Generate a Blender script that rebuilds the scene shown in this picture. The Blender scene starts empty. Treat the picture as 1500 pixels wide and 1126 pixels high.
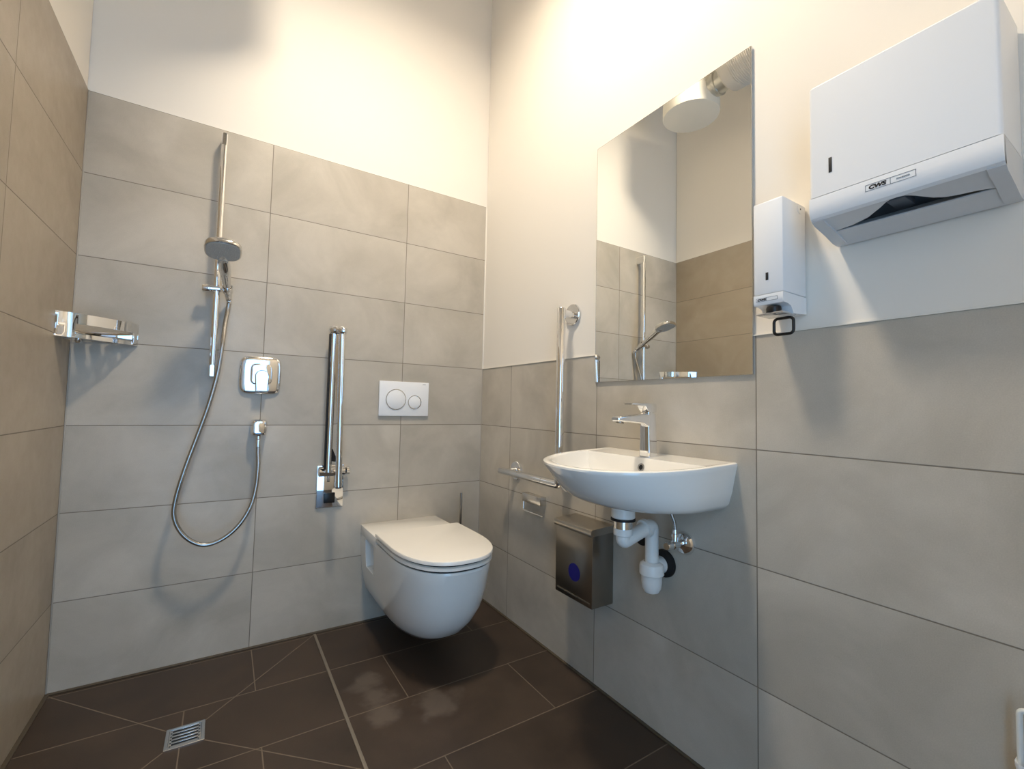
import bpy, bmesh, math, random
from mathutils import Vector, Matrix
PI = math.pi
random.seed(4)
scene = bpy.context.scene
COL = scene.collection
V = Vector

# ------------------------------------------------------------------ helpers
def link(o):
    COL.objects.link(o)
    return o

def root_of(o):
    while o.parent is not None:
        o = o.parent
    return o

def tag(o, label=None, cat=None, group=None, kind=None):
    if label: o['label'] = label
    if cat: o['category'] = cat
    if group: o['group'] = group
    if kind: o['kind'] = kind
    return o

def thing(name, label, cat, loc, group=None):
    o = bpy.data.objects.new(name, None)
    o.empty_display_size = 0.05
    o.location = loc
    link(o)
    return tag(o, label, cat, group)

def finish(bm, angle=32):
    bmesh.ops.remove_doubles(bm, verts=bm.verts, dist=1e-6)
    bmesh.ops.recalc_face_normals(bm, faces=bm.faces)
    bm.normal_update()
    lim = math.radians(angle)
    for f in bm.faces: f.smooth = True
    for e in bm.edges:
        if len(e.link_faces) == 2:
            e.smooth = e.calc_face_angle(0.0) < lim

def obj(name, bm, mat, parent=None, loc=None, angle=32, label=None):
    """bm is in world coordinates; links it as one mesh object."""
    finish(bm, angle)
    if parent is not None:
        off = V(root_of(parent).location)
    else:
        off = V(loc) if loc is not None else V((0, 0, 0))
    bm.transform(Matrix.Translation(-off))
    me = bpy.data.meshes.new(name)
    bm.to_mesh(me); bm.free()
    for m in (mat if isinstance(mat, (list, tuple)) else [mat]):
        me.materials.append(m)
    o = bpy.data.objects.new(name, me)
    if parent is not None: o.parent = parent
    else: o.location = off
    if label: o['label'] = label
    return link(o)

def BM(): return bmesh.new()

def box(bm, lo, hi, bev=0.0, seg=2):
    lo, hi = V(lo), V(hi)
    r = bmesh.ops.create_cube(bm, size=1.0)
    vs = r['verts']
    c, s = (lo + hi) / 2, hi - lo
    for v in vs:
        v.co = V((v.co.x * s.x + c.x, v.co.y * s.y + c.y, v.co.z * s.z + c.z))
    if bev > 0:
        es = list({e for v in vs for e in v.link_edges})
        bmesh.ops.bevel(bm, geom=es, offset=bev, segments=seg, profile=0.5, affect='EDGES')
    return bm

def loft(bm, rings, cap0=True, cap1=True, closed=True):
    vr = [[bm.verts.new(p) for p in r] for r in rings]
    n = len(vr[0])
    for a, b in zip(vr, vr[1:]):
        for i in range(n if closed else n - 1):
            j = (i + 1) % n
            bm.faces.new((a[i], a[j], b[j], b[i]))
    if cap0: bm.faces.new(vr[0][::-1])
    if cap1: bm.faces.new(vr[-1])
    return vr

def frame_of(d):
    d = V(d).normalized()
    u = d.orthogonal().normalized()
    return u, d.cross(u).normalized(), d

def smooth_path(pts, n=8):
    P = [V(p) for p in pts]
    P = [P[0] * 2 - P[1]] + P + [P[-1] * 2 - P[-2]]
    out = []
    for i in range(1, len(P) - 2):
        a, b, c, d = P[i - 1:i + 3]
        for k in range(n):
            t = k / n
            out.append(0.5 * ((2 * b) + (c - a) * t + (2 * a - 5 * b + 4 * c - d) * t * t + (3 * b - a - 3 * c + d) * t ** 3))
    out.append(P[-2])
    return out

def fillet(pts, r, n=6):
    """polyline with rounded corners"""
    P = [V(p) for p in pts]
    out = [P[0]]
    for a, b, c in zip(P, P[1:], P[2:]):
        d1, d2 = (a - b).normalized(), (c - b).normalized()
        half = d1.angle(d2) / 2
        t = r / math.tan(half)
        t = min(t, (a - b).length * .49, (c - b).length * .49)
        p, q = b + d1 * t, b + d2 * t
        for k in range(n + 1):
            s = k / n
            out.append(p * (1 - s) ** 2 + b * 2 * s * (1 - s) + q * s * s)
    out.append(P[-1])
    return out

def tube(bm, pts, r, sides=20, cap=True, closed=False):
    P = [V(p) for p in pts]
    n = len(P)
    R = r if isinstance(r, (list, tuple)) else [r] * n
    T = []
    for i in range(n):
        if closed: T.append((P[(i + 1) % n] - P[i - 1]).normalized())
        else: T.append((P[min(i + 1, n - 1)] - P[max(i - 1, 0)]).normalized())
    u = T[0].orthogonal().normalized()
    rings = []
    for i in range(n):
        u = (u - T[i] * u.dot(T[i])).normalized()
        w = T[i].cross(u)
        rings.append([P[i] + (u * math.cos(2 * PI * k / sides) + w * math.sin(2 * PI * k / sides)) * R[i] for k in range(sides)])
    if closed:
        rings.append(rings[0])
        loft(bm, rings, False, False)
    else:
        loft(bm, rings, cap, cap)
    return bm

def lathe(bm, prof, org, axis, sides=32):
    """prof: (radius, height along axis)"""
    u, w, d = frame_of(axis)
    org = V(org)
    rings = []
    for r, h in prof:
        r = max(r, 1e-4)
        rings.append([org + d * h + (u * math.cos(2 * PI * k / sides) + w * math.sin(2 * PI * k / sides)) * r for k in range(sides)])
    loft(bm, rings)
    return bm

def prism(bm, poly, vec):
    a = [V(p) for p in poly]
    loft(bm, [a, [p + V(vec) for p in a]])
    return bm

def sq_ring(c, ux, uy, hx, hy, n=4.0, k=48):
    """superellipse ring around c"""
    c, ux, uy = V(c), V(ux), V(uy)
    out = []
    for i in range(k):
        t = 2 * PI * i / k
        cx, sx = math.cos(t), math.sin(t)
        out.append(c + ux * (hx * math.copysign(abs(cx) ** (2 / n), cx)) + uy * (hy * math.copysign(abs(sx) ** (2 / n), sx)))
    return out

def rr_ring(c, ux, uy, hx, hy, r, k=6):
    """rounded rectangle ring"""
    c, ux, uy = V(c), V(ux), V(uy)
    out = []
    for q, (sx, sy) in enumerate(((1, 1), (-1, 1), (-1, -1), (1, -1))):
        for i in range(k + 1):
            t = PI / 2 * (q + i / k)
            out.append(c + ux * (sx * (hx - r) + r * math.cos(t)) + uy * (sy * (hy - r) + r * math.sin(t)))
    return out

def text_part(name, txt, size, org, ux, uy, mat, parent, sx=1.0, shear=0.0, depth=0.0004, bold=0.0):
    cu = bpy.data.curves.new(name, 'FONT')
    cu.body = txt; cu.size = size; cu.extrude = depth; cu.offset = bold; cu.shear = shear
    to = bpy.data.objects.new(name + '_curve', cu)
    link(to)
    bpy.context.view_layer.update()
    me = bpy.data.meshes.new_from_object(to.evaluated_get(bpy.context.evaluated_depsgraph_get()))
    bpy.data.objects.remove(to)
    ux, uy = V(ux).normalized(), V(uy).normalized()
    uz = ux.cross(uy)
    off = V(root_of(parent).location)
    for v in me.vertices:
        v.co = V(org) + ux * v.co.x * sx + uy * v.co.y + uz * v.co.z - off
    me.name = name
    me.materials.clear(); me.materials.append(mat)
    o = bpy.data.objects.new(name, me)
    o.parent = parent
    return link(o)

def boolean(o, cutter_bm, op='DIFFERENCE'):
    finish(cutter_bm)
    me = bpy.data.meshes.new('cut'); 
    cutter_bm.transform(Matrix.Translation(-V(root_of(o).location)))
    cutter_bm.to_mesh(me); cutter_bm.free()
    c = bpy.data.objects.new('cut', me); link(c)
    c.location = root_of(o).location
    md = o.modifiers.new('b', 'BOOLEAN'); md.object = c; md.operation = op; md.solver = 'EXACT'
    bpy.context.view_layer.update()
    nm = bpy.data.meshes.new_from_object(o.evaluated_get(bpy.context.evaluated_depsgraph_get()))
    o.modifiers.clear()
    mats = [m for m in o.data.materials]
    name = o.data.name
    o.data = nm
    nm.materials.clear()
    for m in mats: nm.materials.append(m)
    for p in nm.polygons: p.material_index = 0
    bpy.data.objects.remove(c)
    b = bmesh.new(); b.from_mesh(nm); finish(b, 32); b.to_mesh(nm); b.free()
    return o

# ------------------------------------------------------------------ materials
def newmat(name):
    m = bpy.data.materials.new(name); m.use_nodes = True
    nt = m.node_tree
    return m, nt, nt.nodes['Principled BSDF']

def lin(r, g, b):
    f = lambda c: (c / 255 / 12.92) if c <= 10.31 else ((c / 255 + .055) / 1.055) ** 2.4
    return (f(r), f(g), f(b), 1)

def simple(name, col, rough=.4, metal=0.0, coat=0.0, spec=.5, bump=0.0, bscale=400.0, var=0.0):
    m, nt, p = newmat(name)
    p.inputs['Base Color'].default_value = col
    p.inputs['Roughness'].default_value = rough
    p.inputs['Metallic'].default_value = metal
    p.inputs['Coat Weight'].default_value = coat
    p.inputs['Coat Roughness'].default_value = .04
    p.inputs['Specular IOR Level'].default_value = spec
    N = nt.nodes.new
    geo = N('ShaderNodeNewGeometry')
    nz = N('ShaderNodeTexNoise'); nz.inputs['Scale'].default_value = bscale if bump else 14.0
    nz.inputs['Detail'].default_value = 3
    nt.links.new(geo.outputs['Position'], nz.inputs['Vector'])
    mp = N('ShaderNodeMapRange')
    mp.inputs['To Min'].default_value = rough * .85; mp.inputs['To Max'].default_value = rough * 1.15
    nt.links.new(nz.outputs['Fac'], mp.inputs['Value'])
    nt.links.new(mp.outputs[0], p.inputs['Roughness'])
    if bump:
        b = N('ShaderNodeBump'); b.inputs['Strength'].default_value = bump; b.inputs['Distance'].default_value = .001
        nt.links.new(nz.outputs['Fac'], b.inputs['Height'])
        nt.links.new(b.outputs[0], p.inputs['Normal'])
    return m

class NB:
    """small node-building helper"""
    def __init__(s, nt): s.nt = nt
    def n(s, t, **k):
        x = s.nt.nodes.new(t)
        for a, b in k.items(): setattr(x, a, b)
        return x
    def put(s, sock, v):
        if hasattr(v, 'is_output') or isinstance(v, bpy.types.NodeSocket): s.nt.links.new(v, sock)
        else: sock.default_value = v
    def m(s, op, a, b=None, c=None):
        x = s.n('ShaderNodeMath', operation=op)
        s.put(x.inputs[0], a)
        if b is not None: s.put(x.inputs[1], b)
        if c is not None: s.put(x.inputs[2], c)
        return x.outputs[0]
    def mix(s, f, a, b):
        x = s.n('ShaderNodeMix', data_type='RGBA')
        s.put(x.inputs['Factor'], f); s.put(x.inputs[6], a); s.put(x.inputs[7], b)
        return x.outputs[2]
    def rng(s, v, a, b, c, d, smooth=False):
        x = s.n('ShaderNodeMapRange')
        if smooth: x.interpolation_type = 'SMOOTHSTEP'
        for i, q in enumerate((v, a, b, c, d)): s.put(x.inputs[i], q)
        return x.outputs[0]

def edge_dist(g, f, size):
    fr = g.m('FRACT', f)
    return g.m('MULTIPLY', g.m('MINIMUM', fr, g.m('SUBTRACT', 1.0, fr)), size)

def tile_material(name, axis, u0, c1, c2, grout, rough=.36):
    m, nt, p = newmat(name); g = NB(nt)
    geo = g.n('ShaderNodeNewGeometry')
    sep = g.n('ShaderNodeSeparateXYZ'); nt.links.new(geo.outputs['Position'], sep.inputs[0])
    u = g.m('DIVIDE', g.m('SUBTRACT', sep.outputs[axis], u0), .6)
    v = g.m('DIVIDE', sep.outputs[2], .3)
    d = g.m('MINIMUM', edge_dist(g, u, .6), edge_dist(g, v, .3))
    line = g.rng(d, .0009, .0019, 1.0, 0.0)
    cmb = g.n('ShaderNodeCombineXYZ')
    g.put(cmb.inputs[0], g.m('FLOOR', u)); g.put(cmb.inputs[1], g.m('FLOOR', v)); cmb.inputs[2].default_value = axis * 3.7
    wn = g.n('ShaderNodeTexWhiteNoise'); wn.noise_dimensions = '3D'; nt.links.new(cmb.outputs[0], wn.inputs['Vector'])
    sc = g.n('ShaderNodeVectorMath', operation='SCALE'); nt.links.new(wn.outputs['Color'], sc.inputs[0]); sc.inputs['Scale'].default_value = 40
    ad = g.n('ShaderNodeVectorMath', operation='ADD'); nt.links.new(geo.outputs['Position'], ad.inputs[0]); nt.links.new(sc.outputs[0], ad.inputs[1])
    n1 = g.n('ShaderNodeTexNoise'); n1.inputs['Scale'].default_value = 3.2; n1.inputs['Detail'].default_value = 6; n1.inputs['Roughness'].default_value = .55; n1.inputs['Distortion'].default_value = .6
    nt.links.new(ad.outputs[0], n1.inputs['Vector'])
    n2 = g.n('ShaderNodeTexNoise'); n2.inputs['Scale'].default_value = 22; n2.inputs['Detail'].default_value = 5; n2.inputs['Roughness'].default_value = .65
    nt.links.new(ad.outputs[0], n2.inputs['Vector'])
    n3 = g.n('ShaderNodeTexNoise'); n3.inputs['Scale'].default_value = 420; n3.inputs['Detail'].default_value = 2
    nt.links.new(geo.outputs['Position'], n3.inputs['Vector'])
    f = g.m('ADD', g.m('MULTIPLY', g.rng(n1.outputs['Fac'], .36, .64, 0, 1), .7), g.m('MULTIPLY', n2.outputs['Fac'], .3))
    col = g.mix(f, c1, c2)
    hsv = g.n('ShaderNodeHueSaturation')
    g.put(hsv.inputs['Value'], g.m('ADD', g.rng(wn.outputs['Value'], 0, 1, .94, 1.04), g.m('MULTIPLY', g.m('SUBTRACT', n3.outputs['Fac'], .5), .22)))
    nt.links.new(col, hsv.inputs['Color'])
    out = g.mix(line, hsv.outputs[0], grout)
    nt.links.new(out, p.inputs['Base Color'])
    g.put(p.inputs['Roughness'], g.m('ADD', g.m('MULTIPLY', line, .3), g.rng(n2.outputs['Fac'], .3, .7, rough - .05, rough + .06)))
    b = g.n('ShaderNodeBump'); b.inputs['Strength'].default_value = .35; b.inputs['Distance'].default_value = .001
    g.put(b.inputs['Height'], g.m('ADD', g.m('MULTIPLY', line, -1.0), g.m('MULTIPLY', n3.outputs['Fac'], .12)))
    nt.links.new(b.outputs[0], p.inputs['Normal'])
    return m

def floor_material(name, u0, shift, segs=()):
    m, nt, p = newmat(name); g = NB(nt)
    geo = g.n('ShaderNodeNewGeometry')
    sep = g.n('ShaderNodeSeparateXYZ'); nt.links.new(geo.outputs['Position'], sep.inputs[0])
    X, Y = sep.outputs[0], sep.outputs[1]
    v = g.m('DIVIDE', g.m('SUBTRACT', g.m('MULTIPLY', Y, -1.0), .027), .3)
    row = g.m('FLOOR', v)
    u = g.m('DIVIDE', g.m('SUBTRACT', g.m('SUBTRACT', X, u0), g.m('MULTIPLY', g.m('FLOORED_MODULO', row, 2.0), shift)), .6)
    d = g.m('MINIMUM', edge_dist(g, u, .6), edge_dist(g, v, .3))
    for (ax, ay), (bx, by) in segs:
        L = math.hypot(bx - ax, by - ay); nx, ny = -(by - ay) / L, (bx - ax) / L; tx, ty = (bx - ax) / L, (by - ay) / L
        dx, dy = g.m('SUBTRACT', X, ax), g.m('SUBTRACT', Y, ay)
        dd = g.m('ABSOLUTE', g.m('ADD', g.m('MULTIPLY', dx, nx), g.m('MULTIPLY', dy, ny)))
        t = g.m('ADD', g.m('MULTIPLY', dx, tx), g.m('MULTIPLY', dy, ty))
        over = g.m('MAXIMUM', g.m('MULTIPLY', t, -1.0), g.m('SUBTRACT', t, L))
        d = g.m('MINIMUM', d, g.m('MAXIMUM', dd, over))
    line = g.rng(d, .0010, .0022, 1.0, 0.0)
    cmb = g.n('ShaderNodeCombineXYZ'); g.put(cmb.inputs[0], g.m('FLOOR', u)); g.put(cmb.inputs[1], row)
    wn = g.n('ShaderNodeTexWhiteNoise'); nt.links.new(cmb.outputs[0], wn.inputs['Vector'])
    n1 = g.n('ShaderNodeTexNoise'); n1.inputs['Scale'].default_value = 4; n1.inputs['Detail'].default_value = 6; n1.inputs['Roughness'].default_value = .6
    nt.links.new(geo.outputs['Position'], n1.inputs['Vector'])
    n3 = g.n('ShaderNodeTexNoise'); n3.inputs['Scale'].default_value = 300; n3.inputs['Detail'].default_value = 2
    nt.links.new(geo.outputs['Position'], n3.inputs['Vector'])
    col = g.mix(g.rng(n1.outputs['Fac'], .35, .7, 0, 1), lin(55, 43, 34), lin(71, 57, 46))
    hsv = g.n('ShaderNodeHueSaturation'); nt.links.new(col, hsv.inputs['Color'])
    g.put(hsv.inputs['Value'], g.m('ADD', g.rng(wn.outputs['Value'], 0, 1, .85, 1.1), g.m('MULTIPLY', g.m('SUBTRACT', n3.outputs['Fac'], .5), .3)))
    # dried-on dusty smudges beside the drain strip
    sm = g.n('ShaderNodeTexNoise'); sm.inputs['Scale'].default_value = 14; sm.inputs['Detail'].default_value = 3
    nt.links.new(geo.outputs['Position'], sm.inputs['Vector'])
    dist = None
    for cx, cy, r in ((-.71, -.47, .07), (-.69, -.56, .06), (-.70, -.67, .07), (-.52, -.70, .09)):
        q = g.m('DIVIDE', g.m('SQRT', g.m('ADD', g.m('POWER', g.m('SUBTRACT', X, cx), 2.0), g.m('POWER', g.m('SUBTRACT', Y, cy), 2.0))), r)
        dist = q if dist is None else g.m('MINIMUM', dist, q)
    dust = g.m('MULTIPLY', g.rng(g.m('ADD', dist, g.m('MULTIPLY', g.m('SUBTRACT', sm.outputs['Fac'], .5), 2.0)), .3, 1.1, 1, 0, True), .22)
    body = g.mix(dust, hsv.outputs[0], lin(150, 138, 126))
    nt.links.new(g.mix(line, body, lin(112, 98, 83)), p.inputs['Base Color'])
    g.put(p.inputs['Roughness'], g.rng(n1.outputs['Fac'], .3, .7, .42, .55))
    b = g.n('ShaderNodeBump'); b.inputs['Strength'].default_value = .3; b.inputs['Distance'].default_value = .001
    g.put(b.inputs['Height'], g.m('ADD', g.m('MULTIPLY', line, -1.0), g.m('MULTIPLY', n3.outputs['Fac'], .25)))
    nt.links.new(b.outputs[0], p.inputs['Normal'])
    return m

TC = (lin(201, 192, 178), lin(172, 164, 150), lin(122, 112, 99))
M_back = tile_material('wall_tile_back', 0, -.4476, *TC)
M_side_r = tile_material('wall_tile_right', 1, -.294, *TC)
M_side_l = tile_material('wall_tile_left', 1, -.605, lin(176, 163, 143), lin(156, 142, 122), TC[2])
M_front = tile_material('wall_tile_front', 0, -.2, *TC)
M_plaster = simple('painted_plaster', lin(238, 231, 220), .75, bump=.12, bscale=160)
M_ceil = simple('ceiling_paint', lin(235, 230, 222), .8)
M_caulk = simple('white_silicone', lin(236, 230, 218), .45)
M_caulk_g = simple('grey_silicone', lin(172, 164, 152), .45)
M_caulk_f = simple('floor_silicone', lin(80, 70, 56), .5)
M_strip = simple('steel_edge_strip', lin(132, 122, 108), .35, .3)
M_floor = floor_material('floor_tile', -.2, .2)
CTR = (-1.229, -.460)
M_shower = floor_material('shower_floor_tile', -1.04, -.2, [((-1.625, -.02), (-1.279, -.410)), ((-.806, -.02), (-1.179, -.410)),
                                                        ((-.806, -.862), (-1.179, -.510)), ((-1.625, -.862), (-1.279, -.510))])
M_chrome = simple('chrome', (.82, .82, .82, 1), .045, 1.0)
M_chrome_s = simple('satin_chrome', (.72, .70, .67, 1), .16, 1.0)
M_hose = simple('steel_hose', (.44, .42, .39, 1), .25, 1.0)
M_steel = simple('brushed_steel', (.34, .31, .27, 1), .30, 1.0)
M_steel_l = simple('brushed_steel_lid', (.50, .46, .40, 1), .28, 1.0)
M_ceramic = simple('ceramic', lin(244, 240, 232), .10, coat=.5)
M_seat = simple('seat_plastic', lin(244, 239, 230), .22)
M_plastic = simple('white_plastic', lin(238, 238, 238), .38)
M_plastic_g = simple('grey_white_plastic', lin(214, 214, 214), .36)
M_pvc = simple('white_pvc', lin(236, 234, 228), .35)
M_black = simple('black_plastic', lin(16, 15, 15), .35)
M_rubber = simple('black_rubber', lin(14, 13, 13), .6)
M_dark = simple('dark_fill', lin(28, 28, 30), .6)  # near black; also painted shade in the toilet seat gaps
M_blue = simple('blue_emblem', lin(18, 12, 104), .4)
M_print = simple('black_print', lin(14, 16, 22), .5)
M_print_g = simple('grey_print', lin(120, 128, 136), .5)
M_silver = simple('silver_tray', (.62, .63, .64, 1), .25, .8)
M_grey = simple('grey_nozzle_plate', lin(186, 184, 178), .4)
M_duct = simple('duct_fabric', lin(206, 199, 188), .8, bump=.3, bscale=220)
M_metal_w = simple('white_enamel', lin(226, 222, 212), .5)
M_galv = simple('galvanised_collar', (.62, .62, .58, 1), .30, .85)
M_inner_shade = simple('dark_grey_inner_shade', lin(84, 90, 98), .5)  # dark grey standing in for shade inside the towel dispenser
M_tube = simple('white_coated_tube', lin(222, 224, 220), .4)
M_edge = simple('mirror_edge', (.42, .41, .38, 1), .18, .9)
M_backing = simple('mirror_backing', lin(190, 190, 192), .5)
M_door = simple('door_frame_paint', lin(225, 222, 215), .5)

mm, nt, p = newmat('mirror_silver')
p.inputs['Base Color'].default_value = (.90, .91, .89, 1); p.inputs['Metallic'].default_value = 1; p.inputs['Roughness'].default_value = 0.0
M_mirror = mm
mm, nt, p = newmat('lamp_diffuser')
p.inputs['Emission Color'].default_value = (1, .85, .66, 1); p.inputs['Emission Strength'].default_value = 12
M_lamp = mm

# ------------------------------------------------------------------ the setting
W, ZC, YF = -1.638, 3.42, -2.50        # left wall, ceiling height, front wall
def struct(name, bm, mat, angle=32):
    o = obj(name, bm, mat, angle=angle); o['kind'] = 'structure'; return o

def wall_profile(axis_pts, ztile, vec, mats, name, rec=.003):
    """a wall slab: tiled face up to ztile, plaster recessed by rec above it"""
    (a, n) = axis_pts                     # a: start point on the tile plane, n: inward normal
    a, n, vec = V(a), V(n), V(vec)
    t = .12
    prof = [(0, -.05), (0, ztile), (-rec, ztile), (-rec, ZC + .05), (-t, ZC + .05), (-t, -.05)]
    bm = BM()
    r0 = [bm.verts.new(a + n * q + V((0, 0, z))) for q, z in prof]
    r1 = [bm.verts.new(a + n * q + vec + V((0, 0, z))) for q, z in prof]
    k = len(prof)
    for i in range(k):
        j = (i + 1) % k
        f = bm.faces.new((r0[i], r0[j], r1[j], r1[i]))
        f.material_index = 0 if i == 0 else 1
    bm.faces.new(r0[::-1]).material_index = 1
    bm.faces.new(r1).material_index = 1
    return struct(name, bm, mats, angle=10)

wall_profile(((W - .12, 0, 0), (0, -1, 0)), 2.1, (-W + .24, 0, 0), [M_back, M_plaster], 'wall_back')
wall_profile(((0, .0, 0), (-1, 0, 0)), 1.2, (0, YF - .0, 0), [M_side_r, M_plaster], 'wall_right')
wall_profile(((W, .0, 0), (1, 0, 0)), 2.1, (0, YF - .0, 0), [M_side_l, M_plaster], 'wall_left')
# front wall behind the camera, with the open doorway
DX0, DX1, DZ = -1.60, -.78, 2.2
bm = BM()
outer = [(W - .12, -.05), (DX0, -.05), (DX0, DZ), (DX1, DZ), (DX1, -.05), (.12, -.05), (.12, ZC + .05), (W - .12, ZC + .05)]
prism(bm, [(x, YF, z) for x, z in outer], (0, -.12, 0))
struct('wall_front', bm, M_plaster)
bm = BM()
for pts in ([(DX0, 0, 0), (DX0, 0, DZ)], ):
    pass
fr = [(DX0, 0), (DX0, DZ), (DX1, DZ), (DX1, 0), (DX1 - .03, 0), (DX1 - .03, DZ - .03), (DX0 + .03, DZ - .03), (DX0 + .03, 0)]
prism(bm, [(x, YF + .012, z) for x, z in fr], (0, -.144, 0))
struct('door_1', bm, M_door)
# ceiling and floor
bm = BM(); box(bm, (W - .12, YF - .12, ZC), (.12, .12, ZC + .1)); struct('ceiling', bm, M_ceil)
bm = BM()
SX, SY = -.803, -.864
def quad(x0, y0, x1, y1, mi):
    vs = [bm.verts.new((x, y, 0)) for x, y in ((x0, y0), (x1, y0), (x1, y1), (x0, y1))]
    f = bm.faces.new(vs); f.material_index = mi; return f
quad(W, SY, SX, 0, 1); quad(SX, SY, 0, 0, 0); quad(W, YF, SX, SY, 0); quad(SX, YF, 0, SY, 0)
bmesh.ops.remove_doubles(bm, verts=bm.verts, dist=1e-6)
r = bmesh.ops.extrude_face_region(bm, geom=bm.faces[:])
for e in r['geom']:
    if isinstance(e, bmesh.types.BMVert): e.co.z = -.1
struct('floor', bm, [M_floor, M_shower])
# silicone joints and edge strips
def trim(name, lo, hi, mat, bev=.0008):
    bm = BM(); box(bm, lo, hi, bev); return struct(name, bm, mat)
trim('trim_1', (-.0045, -.0035, 1.2), (.003, .0, 2.1), M_caulk)            # back right corner, above the low tiling
trim('trim_2', (-.003, -.003, .0), (.0, .0, 1.2), M_caulk_g)                # back right corner, low
trim('trim_3', (W, -.004, 0), (W + .004, 0, 2.1), M_caulk_g)               # back left corner
trim('trim_4', (W, -.014, 0), (0, .0, .0035), M_caulk_f)                   # floor joint along the back wall
trim('trim_5', (-.011, YF, 0), (.0, -.014, .0035), M_caulk_f)              # floor joint along the right wall
trim('trim_6', (W, YF, 0), (W + .012, -.014, .0035), M_caulk_f)            # floor joint along the left wall
trim('trim_7', (SX - .005, SY - .004, -.002), (SX + .005, -.018, .0022), M_strip)   # shower edge strip
trim('trim_8', (W + .014, SY - .004, -.002), (SX - .005, SY + .005, .0022), M_strip)
trim('trim_9', (-.0032, YF, 1.199), (.003, -.0035, 1.2026), M_caulk)       # pale bead on the low tiling

# ------------------------------------------------------------------ shower rail
t = thing('shower_rail', 'slim chrome shower rail fixed upright on the tiled back wall', 'shower rail', (-1.222, 0, 1.09))
RX, RY = -1.222, -.058
bm = BM(); tube(bm, [(RX, RY, 1.135), (RX, RY, 2.008)], .0118, 24); obj('bar', bm, M_chrome, t)
for z0, z1 in ((1.09, 1.136), (2.007, 2.056)):
    bm = BM()
    zc, hz = (z0 + z1) / 2, (z1 - z0) / 2
    loft(bm, [rr_ring((RX, 0, zc), (1, 0, 0), (0, 0, 1), .0100, hz, .003)
              , rr_ring((RX, RY - .006, zc), (1, 0, 0), (0, 0, 1), .0100, hz, .003)
              , rr_ring((RX, RY - .0105, zc), (1, 0, 0), (0, 0, 1), .0065, hz - .001, .003)])
    obj('wall_bracket', bm, M_chrome, t)
bm = BM()
lathe(bm, [(.0160, -.0), (.0172, .002), (.0172, .024), (.0146, .026), (.0146, .0565), (.0125, .0580), (.0112, .0628)], (-1.268, RY, 1.431), (1, 0, .04))
sl = obj('slider', bm, M_chrome, t)
bm = BM()
hd = V((-.016, -.115, .084)).normalized()
HC = V((-1.186, -.076, 1.434))
ring_ = [(.0146, -.014), (.0176, -.014), (.0186, .012), (.0158, .012), (.0146, -.014)]
u_, w_, d_ = frame_of(hd)
loft(bm, [[HC + d_ * h + (u_ * math.cos(2 * PI * k / 32) + w_ * math.sin(2 * PI * k / 32)) * r for k in range(32)] for r, h in ring_], False, False)
obj('holder', bm, M_chrome, sl)

# hand shower
t = thing('hand_shower', 'chrome hand shower with broad rounded head held on the rail', 'shower head', HC)
up = V((.0, -.955, .29)).normalized()      # along the head, outward
side = V((1, 0, .02)).normalized()
nrm = side.cross(up).normalized()
if nrm.z > 0: nrm = -nrm                   # spray direction (down)
hc = V((-1.204, -.252, 1.538))
bm = BM()
rings = []
for off, k in ((.013, .80), (.010, .93), (.004, .99), (-.004, 1.0), (-.009, .985), (-.011, .95)):
    rings.append(sq_ring(hc - nrm * off, side, up, .0575 * k, .060 * k, 2.9, 56))
loft(bm, rings)
head = obj('head', bm, M_chrome_s, t)
bm = BM()
fc = hc + nrm * .0115
loft(bm, [sq_ring(fc, side, up, .0525, .055, 2.9, 56), sq_ring(fc + nrm * .0015, side, up, .0515, .054, 2.9, 56)])
for rr_, cnt in ((.012, 8), (.026, 14), (.037, 18), (.046, 24)):
    for i in range(cnt):
        a = 2 * PI * i / cnt + rr_ * 20
        c = fc + nrm * .001 + side * math.cos(a) * rr_ + up * math.sin(a) * rr_
        lathe(bm, [(.0018, 0), (.0014, .002), (.0006, .0026)], c, nrm, 8)
nl = fc - up * .064
loft(bm, [sq_ring(nl - nrm * .004, side, up, .0165, .020, 2.6, 28), sq_ring(nl + nrm * .0045, side, up, .0165, .020, 2.6, 28), sq_ring(nl + nrm * .0060, side, up, .0150, .0185, 2.6, 28)])
obj('spray_face', bm, M_grey, head)
bm = BM()
nk = hc - up * .050
pth = smooth_path([HC - hd * .045, HC, HC + hd * .05, HC + hd * .088, nk - nrm * .002, nk + up * .035 - nrm * .002], 6)
n_ = len(pth)
tube(bm, pth, [.0118 + .0025 * min(1, i / (n_ * .22)) + .0055 * max(0, min(1, (i / n_ - .3) / .3)) - .008 * max(0, (i / n_ - .82) / .18) for i in range(n_)], 24)
obj('handle', bm, M_chrome, t)

# hose (shower hose runs from the handle down and back up to the wall outlet)
HOSE = [HC - hd * .052, HC - hd * .064, (-1.182, -.023, 1.358), (-1.188, -.038, 1.30), (-1.193, -.062, 1.22), (-1.204, -.070, 1.10), (-1.226, -.080, .98), (-1.258, -.09, .855),
        (-1.287, -.1, .745), (-1.308, -.1, .645), (-1.3115, -.1, .58), (-1.293, -.1, .525), (-1.258, -.1, .482), (-1.212, -.1, .460),
        (-1.157, -.1, .476), (-1.107, -.095, .520), (-1.071, -.085, .585), (-1.055, -.072, .655), (-1.050, -.06, .735), (-1.052, -.046, .79), (-1.053, -.038, .8425)]
bm = BM(); hp = smooth_path(HOSE, 7)
tube(bm, hp, [.0078] * len(hp), 16)
t = thing('shower_hose', 'long steel shower hose hanging in a loop below the hand shower', 'hose', (-1.2, -.1, .46))
hs = obj('hose', bm, M_hose, t)
bm = BM(); d_ = (V(HOSE[-1]) - V(HOSE[-2])).normalized()
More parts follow.
